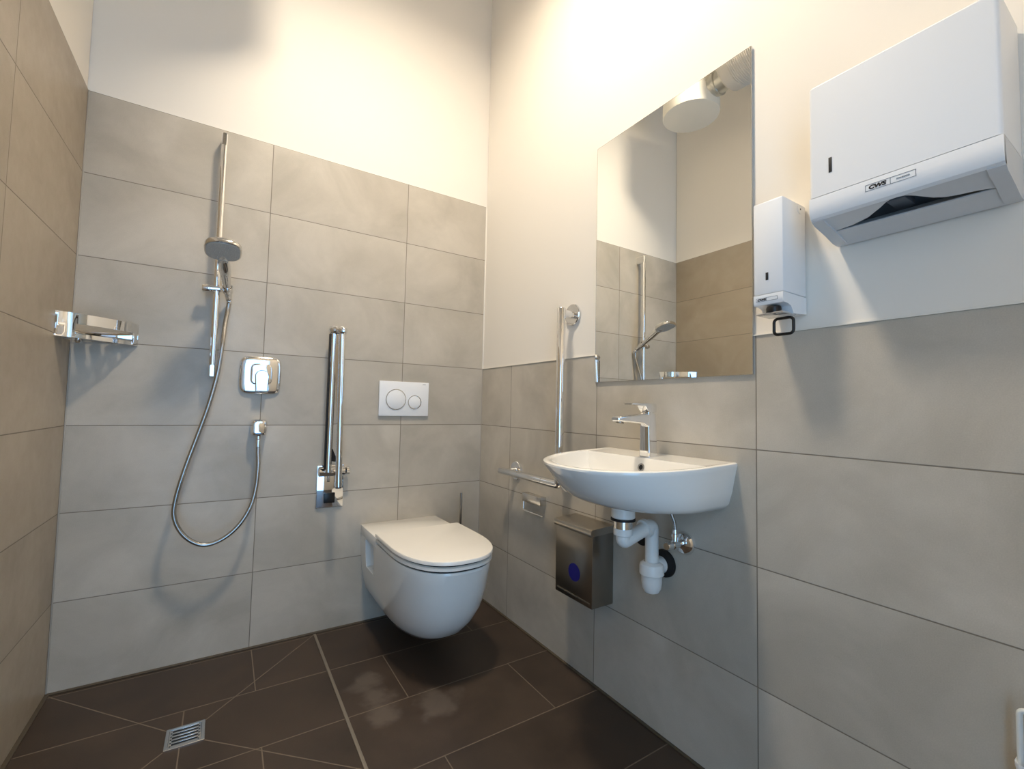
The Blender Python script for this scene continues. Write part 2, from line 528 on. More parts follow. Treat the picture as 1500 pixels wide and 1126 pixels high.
lathe(bm, [(.0086, -.030), (.0098, -.026), (.0098, -.001), (.0086, -.0002)], HOSE[-1], d_, 20); obj('end_nut', bm, M_chrome, t)
bm = BM()
lathe(bm, [(.0080, -.030), (.0100, -.026), (.0112, -.003), (.0100, -.0015)], HOSE[0], hd, 20); obj('end_nut', bm, M_chrome, t)

# wall outlet
t = thing('shower_outlet', 'small square chrome wall outlet feeding the shower hose', 'wall outlet', (-1.052, 0, .89))
bm = BM()
oc = V((-1.052, 0, .891))
loft(bm, [sq_ring(oc + V((0, y, 0)), (1, 0, 0), (0, 0, 1), .030 * k, .035 * k, 5, 48) for y, k in ((0, 1.0), (-.020, 1.0), (-.040, .97), (-.050, .90), (-.055, .78), (-.057, .6))])
obj('body', bm, M_chrome, t)
bm = BM(); lathe(bm, [(.011, 0), (.011, .012), (.0092, .014)], (-1.053, -.037, .858), (0, 0, -1), 20); obj('nipple', bm, M_chrome, t)

# mixer
t = thing('shower_mixer', 'square chrome shower mixer plate with lever on the tiled back wall', 'mixer tap', (-1.054, 0, 1.107))
mc = V((-1.054, 0, 1.107))
bm = BM()
loft(bm, [sq_ring(mc + V((0, y, 0)), (1, 0, 0), (0, 0, 1), .0765 * k, .0785 * k, 5.2, 72) for y, k in ((0, .97), (-.004, 1.0), (-.008, .99), (-.0115, .955), (-.0138, .88), (-.0152, .75), (-.0160, .55), (-.0163, .3))])
pl = obj('plate', bm, M_chrome, t, angle=60)
bm = BM()
rc = mc + V((.002, 0, .004))
loft(bm, [sq_ring(rc + V((0, y, 0)), (1, 0, 0), (0, 0, 1), .040 * k, .044 * k, 4.5, 56) for y, k in ((-.0135, 1.0), (-.0165, .99), (-.0185, .95), (-.0195, .85), (-.0198, .5))])
obj('raised_boss', bm, M_chrome, pl, angle=60)
bm = BM()
lc = V((-1.050, 0, 1.082))
def lever_ring(y, k):
    pts = []
    for i in range(20):
        a = PI * i / 19
        pts.append(lc + V((.0265 * k * math.cos(a), y, .020 + .0265 * k * math.sin(a))))
    for i in range(8): pts.append(lc + V((-.0265 * k + .004 * i / 7, y, .020 - (.068 * k) * i / 7)))
    for i in range(8): pts.append(lc + V((.0225 * k - .0 + .004 * i / 7, y, .020 - .068 * k + .068 * k * i / 7)))
    return pts
loft(bm, [lever_ring(-.0185, .96), lever_ring(-.036, .98), lever_ring(-.041, .94), lever_ring(-.043, .84)])
lv = obj('lever', bm, M_chrome, t)

# ------------------------------------------------------------------ corner basket
t = thing('corner_shelf', 'chrome corner shower basket with slotted front in back left corner', 'shelf', (W, 0, 1.19))
def arc(off=0.0, n=28, i0=0, i1=None):
    A, B = V((W + .0005, -.182, 0)), V((-1.456, -.0005, 0))
    i1 = n if i1 is None else i1
    out = []
    for i in range(i0, i1 + 1):
        s = i / n
        p_ = A.lerp(B, s)
        nn = V((1, -1, 0)).normalized()
        out.append(p_ + nn * (.020 * (1 - (2 * s - 1) ** 2) + off))
    return out
def band(bm, pts, z0, z1, th):
    nn = V((1, -1, 0)).normalized() * th
    a = [bm.verts.new(p_ + V((0, 0, z0))) for p_ in pts]; b = [bm.verts.new(p_ + V((0, 0, z1))) for p_ in pts]
    c = [bm.verts.new(p_ - nn + V((0, 0, z0))) for p_ in pts]; d = [bm.verts.new(p_ - nn + V((0, 0, z1))) for p_ in pts]
    for i in range(len(pts) - 1):
        for q, w in ((a, b), (b, d), (d, c), (c, a)):
            bm.faces.new((q[i], q[i + 1], w[i + 1], w[i]))
    bm.faces.new((a[0], b[0], d[0], c[0])); bm.faces.new((a[-1], b[-1], d[-1], c[-1]))
bm = BM()
n = 32
z0, z1, z2, z3 = 1.192, 1.206, 1.238, 1.272
band(bm, arc(0, n, 0, n), z0, z1, .0025)
band(bm, arc(0, n, 0, 6), z1, z2, .0025)
band(bm, arc(0, n, 29, n), z1, z2, .0025)
band(bm, arc(0, n, 0, n), z2, z3, .0025)
bmesh.ops.remove_doubles(bm, verts=bm.verts, dist=1e-5)
obj('front_band', bm, M_chrome, t)
bm = BM()
ap = arc(-.0025, 24)
floor_poly = [V((W + .001, -.001, 0))] + ap
vt = [bm.verts.new(p_ + V((0, 0, 1.199))) for p_ in floor_poly]
# slotted bottom: parallel bars along the diagonal, tied by a rim
bm.free(); bm = BM()
rim = [p_ + V((0, 0, 1.198)) for p_ in arc(-.005, 24)]
corner = V((W + .006, -.006, 1.198))
tube(bm, [corner] + rim, .0022, 8, closed=True)
nb = 9
for i in range(1, nb):
    s = i / nb
    # bars run from the corner side outwards, parallel to the diagonal of the corner
    a = arc(-.004, nb)[i] + V((0, 0, 1.198))
    dirv = V((-1, 1, 0)).normalized()
    L1 = min((a.x - (W + .004)) / -dirv.x if dirv.x else 9, (-.004 - a.y) / dirv.y)
    b = a + dirv * L1
    mid = (a + b) / 2
    u_, w_ = V((1, 1, 0)).normalized() * .0108, V((0, 0, .0012))
    loft(bm, [[a - u_ - w_, a + u_ - w_, a + u_ + w_, a - u_ + w_], [b - u_ - w_, b + u_ - w_, b + u_ + w_, b - u_ + w_]])
obj('slotted_base', bm, M_chrome, t)
bm = BM()
lathe(bm, [(.010, 0), (.010, .006), (.006, .012), (.002, .013)], (-1.605, -.06, 1.196), (0, 0, -1), 20)
obj('drip_knob', bm, M_chrome, t)
bm = BM()
box(bm, (W + .0004, -.182, 1.215), (W + .003, -.004, 1.235), .0006); 
obj('wall_strip', bm, M_chrome, t)
bm = BM()
box(bm, (W + .004, -.003, 1.215), (-1.456, -.0004, 1.235), .0006)
obj('wall_strip', bm, M_chrome, t)

# ------------------------------------------------------------------ folding support rail
t = thing('folding_support_rail', 'tall chrome support rail folded upright beside the toilet', 'grab rail', (-.765, 0, .535))
bm = BM(); box(bm, (-.820, -.010, .535), (-.706, 0, .722), .003); pl = obj('wall_plate', bm, M_chrome, t)
bm = BM()
lathe(bm, [(.018, 0), (.021, .002), (.021, .108), (.018, .110)], (-.818, -.034, .698), (1, 0, 0), 28)
obj('hinge_barrel', bm, M_chrome, t)
bm = BM(); lathe(bm, [(.014, 0), (.019, .003), (.019, .015), (.015, .018)], (-.706, -.034, .698), (1, 0, 0), 24); obj('hinge_cap', bm, M_chrome, t)
bm = BM(); box(bm, (-.788, -.016, .556), (-.742, -.009, .600), .002); obj('locking_catch', bm, M_black, pl)
A0, A1 = V((-.785, -.070, .700)), V((-.785, -.070, 1.312))
B0, B1 = V((-.755, -.142, .645)), V((-.755, -.090, 1.310))
bm = BM(); tube(bm, [A0, A1], .0135, 28); it = obj('inner_tube', bm, M_chrome, t)
bm = BM(); box(bm, (-.803, -.078, .712), (-.7975, -.060, 1.300), .001); obj('black_strip', bm, M_rubber, t, label='black strip along the inner tube')  # black strip along the left side of the inner tube
bm = BM(); tube(bm, [B0, B0.lerp(B1, .012), B1], [.0125, .0135, .0135], 28); ot = obj('outer_tube', bm, M_chrome, t)
bm = BM(); lathe(bm, [(.0100, 0), (.0128, .001), (.0128, .005), (.010, .0055)], B0 - (B1 - B0).normalized() * .0055, B1 - B0, 24); obj('end_plug', bm, M_black, ot, label='black end plug')
bm = BM()
C0, C1 = A1 + V((0, 0, .006)), B1 + V((0, 0, .006))
dc = (C1 - C0).normalized()
st = [(-.0205, .004), (-.0195, .010), (-.016, .0160), (-.009, .0195), (0, .0208), (.008, .0198), (.0133, .0178)]
L_ = (C1 - C0).length
pts_, rad_ = [], []
for d0_, r_ in st: pts_.append(C0 + dc * d0_); rad_.append(r_)
pts_.append(C0 + dc * L_ / 2); rad_.append(.0165)
for d0_, r_ in st[::-1]: pts_.append(C1 - dc * d0_); rad_.append(r_)
tube(bm, pts_, rad_, 28); obj('end_cap', bm, M_chrome, t)
def lerp_at(z): return A0.lerp(A1, (z - A0.z) / (A1.z - A0.z)), B0.lerp(B1, (z - B0.z) / (B1.z - B0.z))
def webplate(za, zb, off, s0, s1, th):
    bm = BM(); (a, b), (c, d) = lerp_at(za), lerp_at(zb)
    nn = (b - a).cross(V((0, 0, 1))).normalized()
    if nn.y > 0: nn = -nn
    q = [a.lerp(b, s0), a.lerp(b, s1), c.lerp(d, s1), c.lerp(d, s0)]
    loft(bm, [[p_ + nn * off for p_ in q], [p_ + nn * (off - th) for p_ in q]])
    return bm
web = obj('web_plate', webplate(.735, 1.296, .002, .05, .95, .004), M_chrome, t)
for z, s0, s1 in ((.775, .35, .72), (1.160, .38, .80)):
    obj('web_dark_rect', webplate(z - .026, z + .026, .0028, s0, s1, .002), M_dark, web)  # dark rectangles laid on the web plate

# ------------------------------------------------------------------ flush plate
t = thing('flush_plate', 'white dual flush plate on the tiled wall above the toilet', 'flush plate', (-.436, 0, 1.026))
bm = BM(); box(bm, (-.560, -.012, .943), (-.312, 0, 1.110), .0025); obj('plate', bm, M_plastic, t)
for cx, cz, r_ in ((-.479, 1.0225, .0505), (-.385, 1.011, .0345)):
    bm = BM(); lathe(bm, [(r_ - .004, 0), (r_ - .004, .003), (r_, .003), (r_, 0)], (cx, -.0115, cz), (0, -1, 0), 48); rg = obj('chrome_ring', bm, M_chrome, t)
    bm = BM(); lathe(bm, [(r_ - .0045, 0), (r_ - .0045, .0032), (r_ - .0065, .0042), (.001, .0042)], (cx, -.0115, cz), (0, -1, 0), 48); obj('button', bm, M_plastic, t)
bm = BM(); box(bm, (-.345, -.0125, 1.0985), (-.329, -.0115, 1.1005)); obj('maker_mark', bm, M_print_g, t)

# ------------------------------------------------------------------ toilet
t = thing('toilet', 'white wall hung toilet with closed lid on the back wall', 'toilet', (-.4345, 0, .06))
XC = -.4345
def dring(hw, y0, yf, z, n=2.4, yb=0.0, nf=44, ns=10, nb=10):
    pts = []
    for i in range(ns): pts.append(V((XC - hw, yb + (y0 - yb) * i / ns, z)))
    for i in range(nf + 1):
        a = PI * i / nf
        c, s = math.cos(a), math.sin(a)
        pts.append(V((XC - hw * math.copysign(abs(c) ** (2 / n), c), y0 + (yf - y0) * abs(s) ** (2 / n), z)))
    for i in range(1, ns + 1): pts.append(V((XC + hw, y0 + (yb - y0) * i / ns, z)))
    for i in range(1, nb): pts.append(V((XC + hw - 2 * hw * i / nb, yb, z)))
    return pts
bm = BM()
loft(bm, [dring(*a) for a in ((.060, -.22, -.40, .098, 2.2), (.100, -.23, -.47, .101, 2.2), (.132, -.25, -.535, .117, 2.3), (.151, -.27, -.588, .147, 2.3), (.165, -.31, -.635, .195, 2.35),
                              (.175, -.35, -.671, .250, 2.4), (.181, -.39, -.694, .320, 2.4), (.1835, -.41, -.705, .375, 2.4), (.185, -.42, -.712, .411, 2.4), (.183, -.42, -.709, .4185, 2.4), (.172, -.42, -.695, .4195, 2.4))])
bowl = obj('bowl', bm, M_ceramic, t)
cut = BM(); box(cut, (XC - .1853, -.247, .40), (XC + .1853, .0, .4425), .0035); boolean(bowl, cut, 'UNION')
for sx in (-1, 1):
    cut = BM(); xx = XC + sx * .19
    box(cut, (min(xx, XC + sx * .128), -.215, .275), (max(xx, XC + sx * .128), -.085, .398), .006)
    boolean(bowl, cut)
def lidring(hw, yf, z): return dring(hw, -.43, yf, z, 2.4, -.250)
bm = BM(); loft(bm, [lidring(.184, -.715, .4265), lidring(.188, -.720, .4285), lidring(.188, -.720, .4380), lidring(.184, -.715, .4400)]); seat = obj('seat', bm, M_seat, t)
bm = BM()
for za, zb in ((.4190, .4270), (.4395, .4470)):
    loft(bm, [lidring(.176, -.706, za), lidring(.176, -.706, zb)])
obj('gap_shade', bm, M_dark, seat)  # dark spacers added so the seat gaps read as shade
bm = BM(); loft(bm, [lidring(.185, -.716, .4465), lidring(.190, -.722, .4490), lidring(.190, -.722, .459), lidring(.1885, -.7205, .4615), lidring(.184, -.715, .463)]); ld = obj('lid', bm, M_seat, t)
for sx in (-1, 1):
    bm = BM(); lathe(bm, [(.006, 0), (.007, .001), (.007, .030), (.006, .031)], (XC + sx * .155 - .0155, -.247, .451), (1, 0, 0), 16); obj('hinge', bm, M_chrome, ld)

# toilet brush behind the toilet
t = thing('toilet_brush', 'toilet brush with slim steel handle standing behind the toilet', 'toilet brush', (-.159, -.1, .09))
bm = BM(); lathe(bm, [(.0052, .36), (.0058, .362), (.0058, .560), (.005, .564)], (-.159, -.1, 0), (0, 0, 1), 16); obj('handle', bm, M_steel, t)
bm = BM(); lathe(bm, [(.040, .09), (.043, .094), (.043, .340), (.030, .352), (.010, .358), (.006, .362)], (-.159, -.1, 0), (0, 0, 1), 28); hd_ = obj('holder', bm, M_chrome, t)
bm = BM(); box(bm, (-.169, -.060, .20), (-.149, 0, .24), .002); obj('wall_bracket', bm, M_chrome, hd_)

# ------------------------------------------------------------------ L shaped grab rail on the right wall
t = thing('grab_rail', 'chrome L shaped grab rail on the right wall behind the washbasin', 'grab rail', (0, -.762, .69))
GX, GY, GZ = -.075, -.768, .702
bm = BM(); tube(bm, [(GX, GY, GZ + .03), (GX, GY, 1.388), (GX, GY, 1.392)], [.0165, .0165, .014], 28); obj('vertical_tube', bm, M_chrome, t)
bm = BM(); tube(bm, [(GX, -.333, GZ), (GX, -.337, GZ), (GX, -.667, GZ)], [.014, .0165, .0165], 28); obj('horizontal_tube', bm, M_chrome, t)
bm = BM(); tube(bm, fillet([(GX, -.6685, GZ), (GX, GY, GZ), (GX, GY, GZ + .03)], .017, 8), .0168, 28); obj('elbow', bm, M_chrome, t)
for y, z, bz in ((-.752, 1.376, 1.376), (-.359, .700, .700), (-.735, .705, .705)):
    bm = BM(); lathe(bm, [(.0435, 0), (.0435, .006), (.041, .009), (.016, .0095), (.0145, .012), (.0145, .064)], (0, y, z), (-1, 0, 0), 36); obj('rosette', bm, M_chrome, t)

# toilet paper holder
t = thing('paper_holder', 'empty chrome toilet paper holder under the horizontal grab rail', 'paper holder', (0, -.5, .595))
bm = BM(); box(bm, (-.032, -.592, .580), (0, -.455, .617), .002); obj('cover', bm, M_chrome_s, t)
bm = BM(); tube(bm, fillet([(-.026, -.460, .590), (-.026, -.460, .540), (-.026, -.606, .540)], .010), .0045, 12); obj('arm', bm, M_chrome, t)

# ------------------------------------------------------------------ sanitary bin
t = thing('sanitary_bin', 'wall mounted steel sanitary bin with dark blue round emblem', 'bin', (0, -.888, .32))
bm = BM(); box(bm, (-.100, -.988, .3195), (0, -.789, .566), .003); bd = obj('body', bm, M_steel, t)
bm = BM()
prof = [(0, .566), (-.1035, .562), (-.1065, .562), (-.1085, .566), (-.1085, .578), (-.106, .583), (-.102, .585), (0, .591)]
prism(bm, [(x, -.787, z) for x, z in prof], (0, -.203, 0)); obj('lid', bm, M_steel_l, t)
bm = BM()
pts = [V((-.1004, -.896 + .031 * math.cos(2 * PI * i / 40), .416 + .031 * math.sin(2 * PI * i / 40))) for i in range(40)]
loft(bm, [pts, [q + V((-.0006, 0, 0)) for q in pts]]); obj('emblem', bm, M_blue, bd, label='dark blue round emblem')
bm = BM(); box(bm, (-.1015, -.978, .334), (-.0995, -.800, .3375)); obj('seam_rib', bm, M_steel_l, bd)

# ------------------------------------------------------------------ washbasin
t = thing('washbasin', 'white ceramic washbasin mounted under the mirror', 'washbasin', (0, -1.186, .73))
YB = -1.1946
def bring(hw, D, x0, zc, slope, n=2.24, nf=56, ns=8, nb=22, xb=0.0, tp=0.0):
    pts = []
    for i in range(ns): pts.append((xb + (-x0 - xb) * i / ns, hw - tp * (1 - i / ns) ** 2))
    for i in range(nf + 1):
        a = PI * i / nf
        c, s = math.cos(a), math.sin(a)
        pts.append((-x0 - (D - x0) * abs(s) ** (2 / n), hw * math.copysign(abs(c) ** (2 / n), c)))
    for i in range(1, ns + 1): pts.append((-x0 + (xb + x0) * i / ns, -hw + tp * (i / ns) ** 2))
    for i in range(1, nb): pts.append((xb, (-hw + tp) * (1 - 2 * i / nb)))
    return [V((x, YB + y, zc + slope * x)) for x, y in pts]
ZR, SL = .8602, .043
rings = [bring(.110, .150, .05, .7245, 0, 2.3), bring(.186, .255, .08, .7262, .0, 2.25), bring(.210, .288, .09, .731, .0, 2.2), bring(.223, .316, .095, .746, .005, 2.2), bring(.233, .352, .098, .780, .015, 2.2),
         bring(.2405, .383, .10, .820, .03), bring(.2460, .402, .10, .846, SL), bring(.2478, .4065, .10, .853, SL), bring(.2470, .4058, .10, .858, SL), bring(.2430, .402, .10, ZR, SL),
         bring(.2350, .391, .10, ZR, SL), bring(.2270, .381, .118, ZR - .002, SL, xb=-.108), bring(.2230, .376, .122, ZR - .008, SL, xb=-.111),
         bring(.2120, .358, .13, ZR - .045, .03, xb=-.118), bring(.183, .322, .14, ZR - .082, .02, xb=-.130), bring(.13, .278, .15, ZR - .108, .01, xb=-.150), bring(.03, .215, .18, ZR - .116, .0, xb=-.172)]
bm = BM(); loft(bm, rings); bas = obj('basin', bm, M_ceramic, t, angle=40)
bm = BM(); oc_ = V((-.1165, -1.212, .826)); on_ = V((-1, 0, .25)).normalized()
lathe(bm, [(.0075, -.001), (.0075, .0015), (.012, .0015), (.012, -.001)], oc_, on_, 24); ovf = obj('overflow_ring', bm, M_chrome_s, t)
bm = BM(); lathe(bm, [(.0076, 0), (.0076, .0005)], oc_ + on_ * .0006, on_, 24); obj('overflow_hole', bm, M_dark, ovf)
bm = BM(); lathe(bm, [(.030, -.004), (.030, .003), (.024, .006), (.001, .007)], (-.195, YB, .745), (0, 0, 1), 28); obj('waste_plug', bm, M_chrome, t)

# tap
t = thing('basin_tap', 'chrome single lever tap standing on the washbasin', 'tap', (-.065, -1.19, .862))
TY = -1.195
bm = BM()
loft(bm, [rr_ring((-.065 + dx, TY, z), (1, 0, 0), (0, 1, 0), hx, hy, .0065) for z, dx, hx, hy in ((.8555, 0, .0205, .0205), (.868, 0, .0205, .0205), (.90, -.001, .0198, .0195), (.95, -.002, .0188, .0185), (.975, -.003, .0182, .018), (.986, -.003, .018, .018), (.9875, -.003, .017, .017))])
obj('body', bm, M_chrome, t)
bm = BM()
loft(bm, [rr_ring((x, TY, (a + b) / 2), (0, 1, 0), (0, 0, 1), hy, (b - a) / 2, min(.006, (b - a) / 2 - .0004)) for x, a, b, hy in
          ((-.070, .945, .9862, .0176), (-.088, .947, .9860, .0176), (-.105, .955, .9850, .0176), (-.160, .960, .9815, .0172), (-.195, .961, .9775, .0168), (-.207, .9625, .9760, .0158), (-.210, .966, .974, .013))])
sp = obj('spout', bm, M_chrome, t)
bm = BM(); lathe(bm, [(.0125, 0), (.0125, .006), (.0105, .007), (.0095, .005)], (-.190, TY, .963), (-.12, 0, -1), 24); obj('aerator', bm, M_steel, sp)
bm = BM(); lathe(bm, [(.0172, 0), (.0172, .004), (.0160, .006), (.0160, .010)], (-.068, TY, .984), (0, 0, 1), 28)
obj('cartridge_ring', bm, M_chrome, t)
bm = BM()
loft(bm, [rr_ring((x, TY, (a + b) / 2), (0, 1, 0), (0, 0, 1), hy, (b - a) / 2, .0022) for x, a, b, hy in
          ((-.048, .992, 1.016, .0160), (-.051, .990, 1.0175, .0172), (-.082, .991, 1.0185, .0172), (-.090, .998, 1.0185, .0172), (-.098, 1.009, 1.0190, .0170), (-.148, 1.0125, 1.0170, .0155), (-.156, 1.0130, 1.0160, .0145))])
obj('lever', bm, M_chrome, t)

# siphon
t = thing('siphon_trap', 'white plastic siphon under the washbasin with chrome collar', 'drain trap', (-.05, -1.2, .45))
TP = -1.2
DXs = -.178
bm = BM(); lathe(bm, [(.0335, .722), (.0340, .700), (.0340, .684), (.028, .680)], (DXs, TP, 0), (0, 0, 1), 32); obj('tail_flange', bm, M_pvc, t)
bm = BM(); lathe(bm, [(.030, .6745), (.0355, .6755), (.0355, .6815), (.030, .6825)], (DXs, TP, 0), (0, 0, 1), 32); obj('seal_ring', bm, M_rubber, t, label='black rubber seal ring')
bm = BM(); lathe(bm, [(.026, .652), (.027, .653), (.027, .676), (.026, .677)], (DXs, TP, 0), (0, 0, 1), 32); obj('collar', bm, M_chrome_s, t, label='chrome collar')
bm = BM(); lathe(bm, [(.024, .632), (.0275, .634), (.0275, .6515), (.026, .6535)], (DXs, TP, 0), (0, 0, 1), 20); obj('nut', bm, M_pvc, t)
PX = -.053
bm = BM()
tube(bm, fillet([(DXs, TP, .640), (DXs, TP, .612), (PX - .028, TP, .640)], .030, 10), .0205, 28); obj('upper_bend', bm, M_pvc, t)
bm = BM()
pth = fillet([(PX - .036, TP, .6375), (PX, TP, .648), (PX, TP, .500)], .034, 12)
tube(bm, pth, .0200, 28); obj('down_pipe', bm, M_pvc, t)
bm = BM(); lathe(bm, [(.021, -.007), (.0285, -.006), (.0285, .006), (.021, .007)], (PX - .030, TP, .639), (1, 0, .28), 28); obj('nut', bm, M_pvc, t)
bm = BM()
lathe(bm, [(.010, .441), (.021, .446), (.028, .458), (.0305, .476), (.031, .500), (.032, .502)], (PX, TP, 0), (0, 0, 1), 36)
obj('cup', bm, M_pvc, t)
bm = BM()
lathe(bm, [(.033, .498), (.0365, .500), (.0365, .522), (.034, .530), (.026, .536), (.0225, .537), (.0225, .526)], (PX, TP, 0), (0, 0, 1), 36)
obj('cup_nut', bm, M_pvc, t)
bm = BM(); tube(bm, [(PX + .01, TP, .520), (-.002, TP, .520)], .026, 28); obj('wall_pipe', bm, M_pvc, t)
bm = BM(); lathe(bm, [(.026, 0), (.042, .0), (.041, .008), (.026, .012)], (0, -1.205, .524), (-1, 0, 0), 36); obj('wall_seal', bm, M_rubber, t, label='black rubber wall seal')

# capped wall seal behind the siphon
bm = BM(); lathe(bm, [(.001, 0), (.031, .0), (.030, .010), (.020, .013), (.001, .013)], (0, -1.122, .587), (-1, 0, 0), 32)
o = obj('wall_seal_cap', bm, M_rubber, loc=(0, -1.122, .587)); tag(o, 'black rubber cap on the wall behind the siphon bend', 'wall cap')

# angle valve
t = thing('angle_valve', 'small chrome angle valve with large round rosette under the washbasin', 'valve', (0, -1.278, .604))
bm = BM(); lathe(bm, [(.034, 0), (.0335, .004), (.028, .011), (.016, .015), (.010, .0155)], (0, -1.278, .604), (-1, 0, 0), 36); obj('rosette', bm, M_chrome, t)
bm = BM(); lathe(bm, [(.009, .010), (.009, .034), (.0125, .035), (.0125, .055), (.009, .056), (.009, .062)], (0, -1.278, .606), (-1, 0, 0), 24); bdv = obj('body', bm, M_chrome, t)
bm = BM(); lathe(bm, [(.008, 0), (.008, .016), (.0105, .017), (.0105, .026), (.008, .027), (.006, .038)], (-.045, -1.278, .612), (0, 0, 1), 20); obj('union_nut', bm, M_chrome, bdv)
bm = BM(); lathe(bm, [(.009, .060), (.0125, .063), (.013, .078), (.010, .084)], (0, -1.278, .606), (-1, 0, 0), 20); obj('knob', bm, M_chrome, t)
bm = BM(); tube(bm, smooth_path([(-.045, -1.278, .645), (-.047, -1.277, .67), (-.055, -1.270, .70), (-.062, -1.262, .735)], 6), .0052, 14); obj('supply_hose', bm, M_hose, t)

# ------------------------------------------------------------------ mirror
t = thing('wall_mirror', 'tall frameless mirror above the washbasin', 'mirror', (0, -1.19, 1.097))
bm = BM(); box(bm, (-.0065, -1.489, 1.0975), (-.0030, -.889, 1.9985)); obj('glass', bm, M_mirror, t)
bm = BM(); box(bm, (-.0031, -1.4888, 1.0977), (.0, -.8892, 1.9983)); obj('backing', bm, M_backing, t)
bm = BM()
e_ = .0012
ringo = [V((-.0069, y, z)) for y, z in ((-1.4892, 1.0973), (-.8888, 1.0973), (-.8888, 1.9987), (-1.4892, 1.9987))]
ringi = [V((-.0069, y, z)) for y, z in ((-1.4892 + e_, 1.0973 + e_), (-.8888 - e_, 1.0973 + e_), (-.8888 - e_, 1.9987 - e_), (-1.4892 + e_, 1.9987 - e_))]
loft(bm, [ringi, [q + V((.0014, 0, 0)) for q in ringo], [q + V((.0045, 0, 0)) for q in ringo], [q + V((.0045, 0, 0)) for q in ringi], ringi], False, False)
obj('polished_edge', bm, M_edge, t)

# ------------------------------------------------------------------ soap dispenser
t = thing('soap_dispenser', 'slim white soap dispenser with black loop lever beside the mirror', 'soap dispenser', (0, -1.583, 1.23))
Y0, Y1 = -1.549, -1.618
bm = BM(); box(bm, (-.1085, Y1, 1.2775), (0, Y0, 1.5015), .004); bd = obj('housing', bm, M_plastic, t)
bm = BM()
prof = [(0, 1.2765), (-.1085, 1.2765), (-.1090, 1.268), (-.1085, 1.258), (-.1060, 1.2525), (-.088, 1.252), (-.074, 1.248), (-.066, 1.238), (-.062, 1.231), (0, 1.236)]
prism(bm, [(x, Y0 - .0005, z) for x, z in prof], (0, Y1 - Y0 + .001, 0)); ch = obj('chin', bm, M_plastic, t)
bm = BM(); box(bm, (-.1045, Y1 + .004, 1.2292), (-.045, Y0 - .004, 1.2332), .0012); obj('drip_tray', bm, M_silver, t)
bm = BM(); lathe(bm, [(.0162, 0), (.0164, .009), (.0148, .0140), (.0095, .0162), (.001, .0166)], (-.0900, -1.587, 1.2338), (0, 0, 1), 28); obj('nozzle', bm, M_black, t, label='black domed nozzle')
bm = BM()
tube(bm, rr_ring((-.070, -1.599, 1.2025), (0, 1, 0), (0, 0, 1), .0220, .0190, .009, 6), .0034, 12, closed=True)
obj('lever', bm, M_black, t, label='black loop lever')
bm = BM(); box(bm, (-.1095, -1.5845, 1.3100), (-.1075, -1.5785, 1.3280), .0003); obj('level_window', bm, M_dark, bd)
bm = BM(); lathe(bm, [(.0115, 0), (.0105, .0015), (.001, .002)], (-.030, Y1, 1.487), (0, -1, 0), 24); sc_ = obj('lock', bm, M_plastic, bd)
bm = BM(); lathe(bm, [(.002, 0), (.002, .0008)], (-.030, Y1 - .0018, 1.487), (0, -1, 0), 12); obj('keyhole', bm, M_dark, sc_)
def label_frame(ya, yb, za, zb, ysplit, x, w, parent, name='label_frame'):
    bm = BM()
    for (a0, a1, b0, b1) in ((ya, yb, za, za + w), (ya, yb, zb - w, zb), (ya, ya - w, za, zb), (yb + w, yb, za, zb), (ysplit, ysplit - w, za, zb)):
        box(bm, (x - .0003, min(a0, a1), b0), (x + .0006, max(a0, a1), b1))
    return obj(name, bm, M_print_g, parent)
lf = label_frame(-1.556, -1.605, 1.2605, 1.2690, -1.5795, -.1091, .0006, ch)
text_part('logo', 'CWS', .0066, (-.1092, -1.5585, 1.2625), (0, -1, 0), (0, 0, 1), M_print, lf, 1.35, .12, .0002, .0004)

# ------------------------------------------------------------------ paper towel dispenser
t = thing('paper_towel_dispenser', 'large white paper towel dispenser high on the right wall', 'towel dispenser', (0, -1.83, 1.38))
Y0, Y1, XF = -1.686, -1.972, -.135
ZS = 1.4565
# hood: a shell open below
bm = BM()
def hoodring(x0, x1, ya, yb, z): return [V((x0, ya, z)), V((x0, yb, z)), V((x1, yb, z)), V((x1, ya, z))]
def rrh(inset, z, r):
    return rr_ring(((XF) / 2, (Y0 + Y1) / 2, z), (1, 0, 0), (0, 1, 0), -XF / 2 - inset, (Y0 - Y1) / 2 - inset, r, 5)
loft(bm, [rrh(.004, ZS, .004), rrh(.004, 1.694, .004), rrh(.004, 1.694, .004)], False, False) if False else None
loft(bm, [rrh(.004, ZS, .004), rrh(0, ZS, .007), rrh(0, 1.697, .007), rrh(.003, 1.701, .006), rrh(.010, 1.7025, .005), rrh(.010, 1.697, .005), rrh(.004, 1.690, .004), rrh(.004, ZS, .004)], False, False)
bm2 = rrh(.010, 1.7025, .005); bm.faces.new([bm.verts.new(q) for q in bm2])
bm2 = rrh(.010, 1.697, .005); bm.faces.new([bm.verts.new(q) for q in bm2])
hood = obj('hood', bm, M_plastic, t)
bm = BM(); box(bm, (XF - .0008, -1.7292, 1.4995), (XF + .001, -1.7232, 1.5310), .0003); obj('level_window', bm, M_dark, hood)
# chin band with curved front
bm = BM()
fp = [(XF, ZS - .0012), (XF - .0012, 1.440), (XF - .0005, 1.424), (XF + .004, 1.4125), (XF + .011, 1.4085), (XF + .016, 1.412), (XF + .012, 1.418), (XF + .009, 1.430), (XF + .0085, ZS - .0012)]
prism(bm, [(x, Y0, z) for x, z in fp], (0, Y1 - Y0, 0)); chin = obj('chin_band', bm, M_plastic, t)
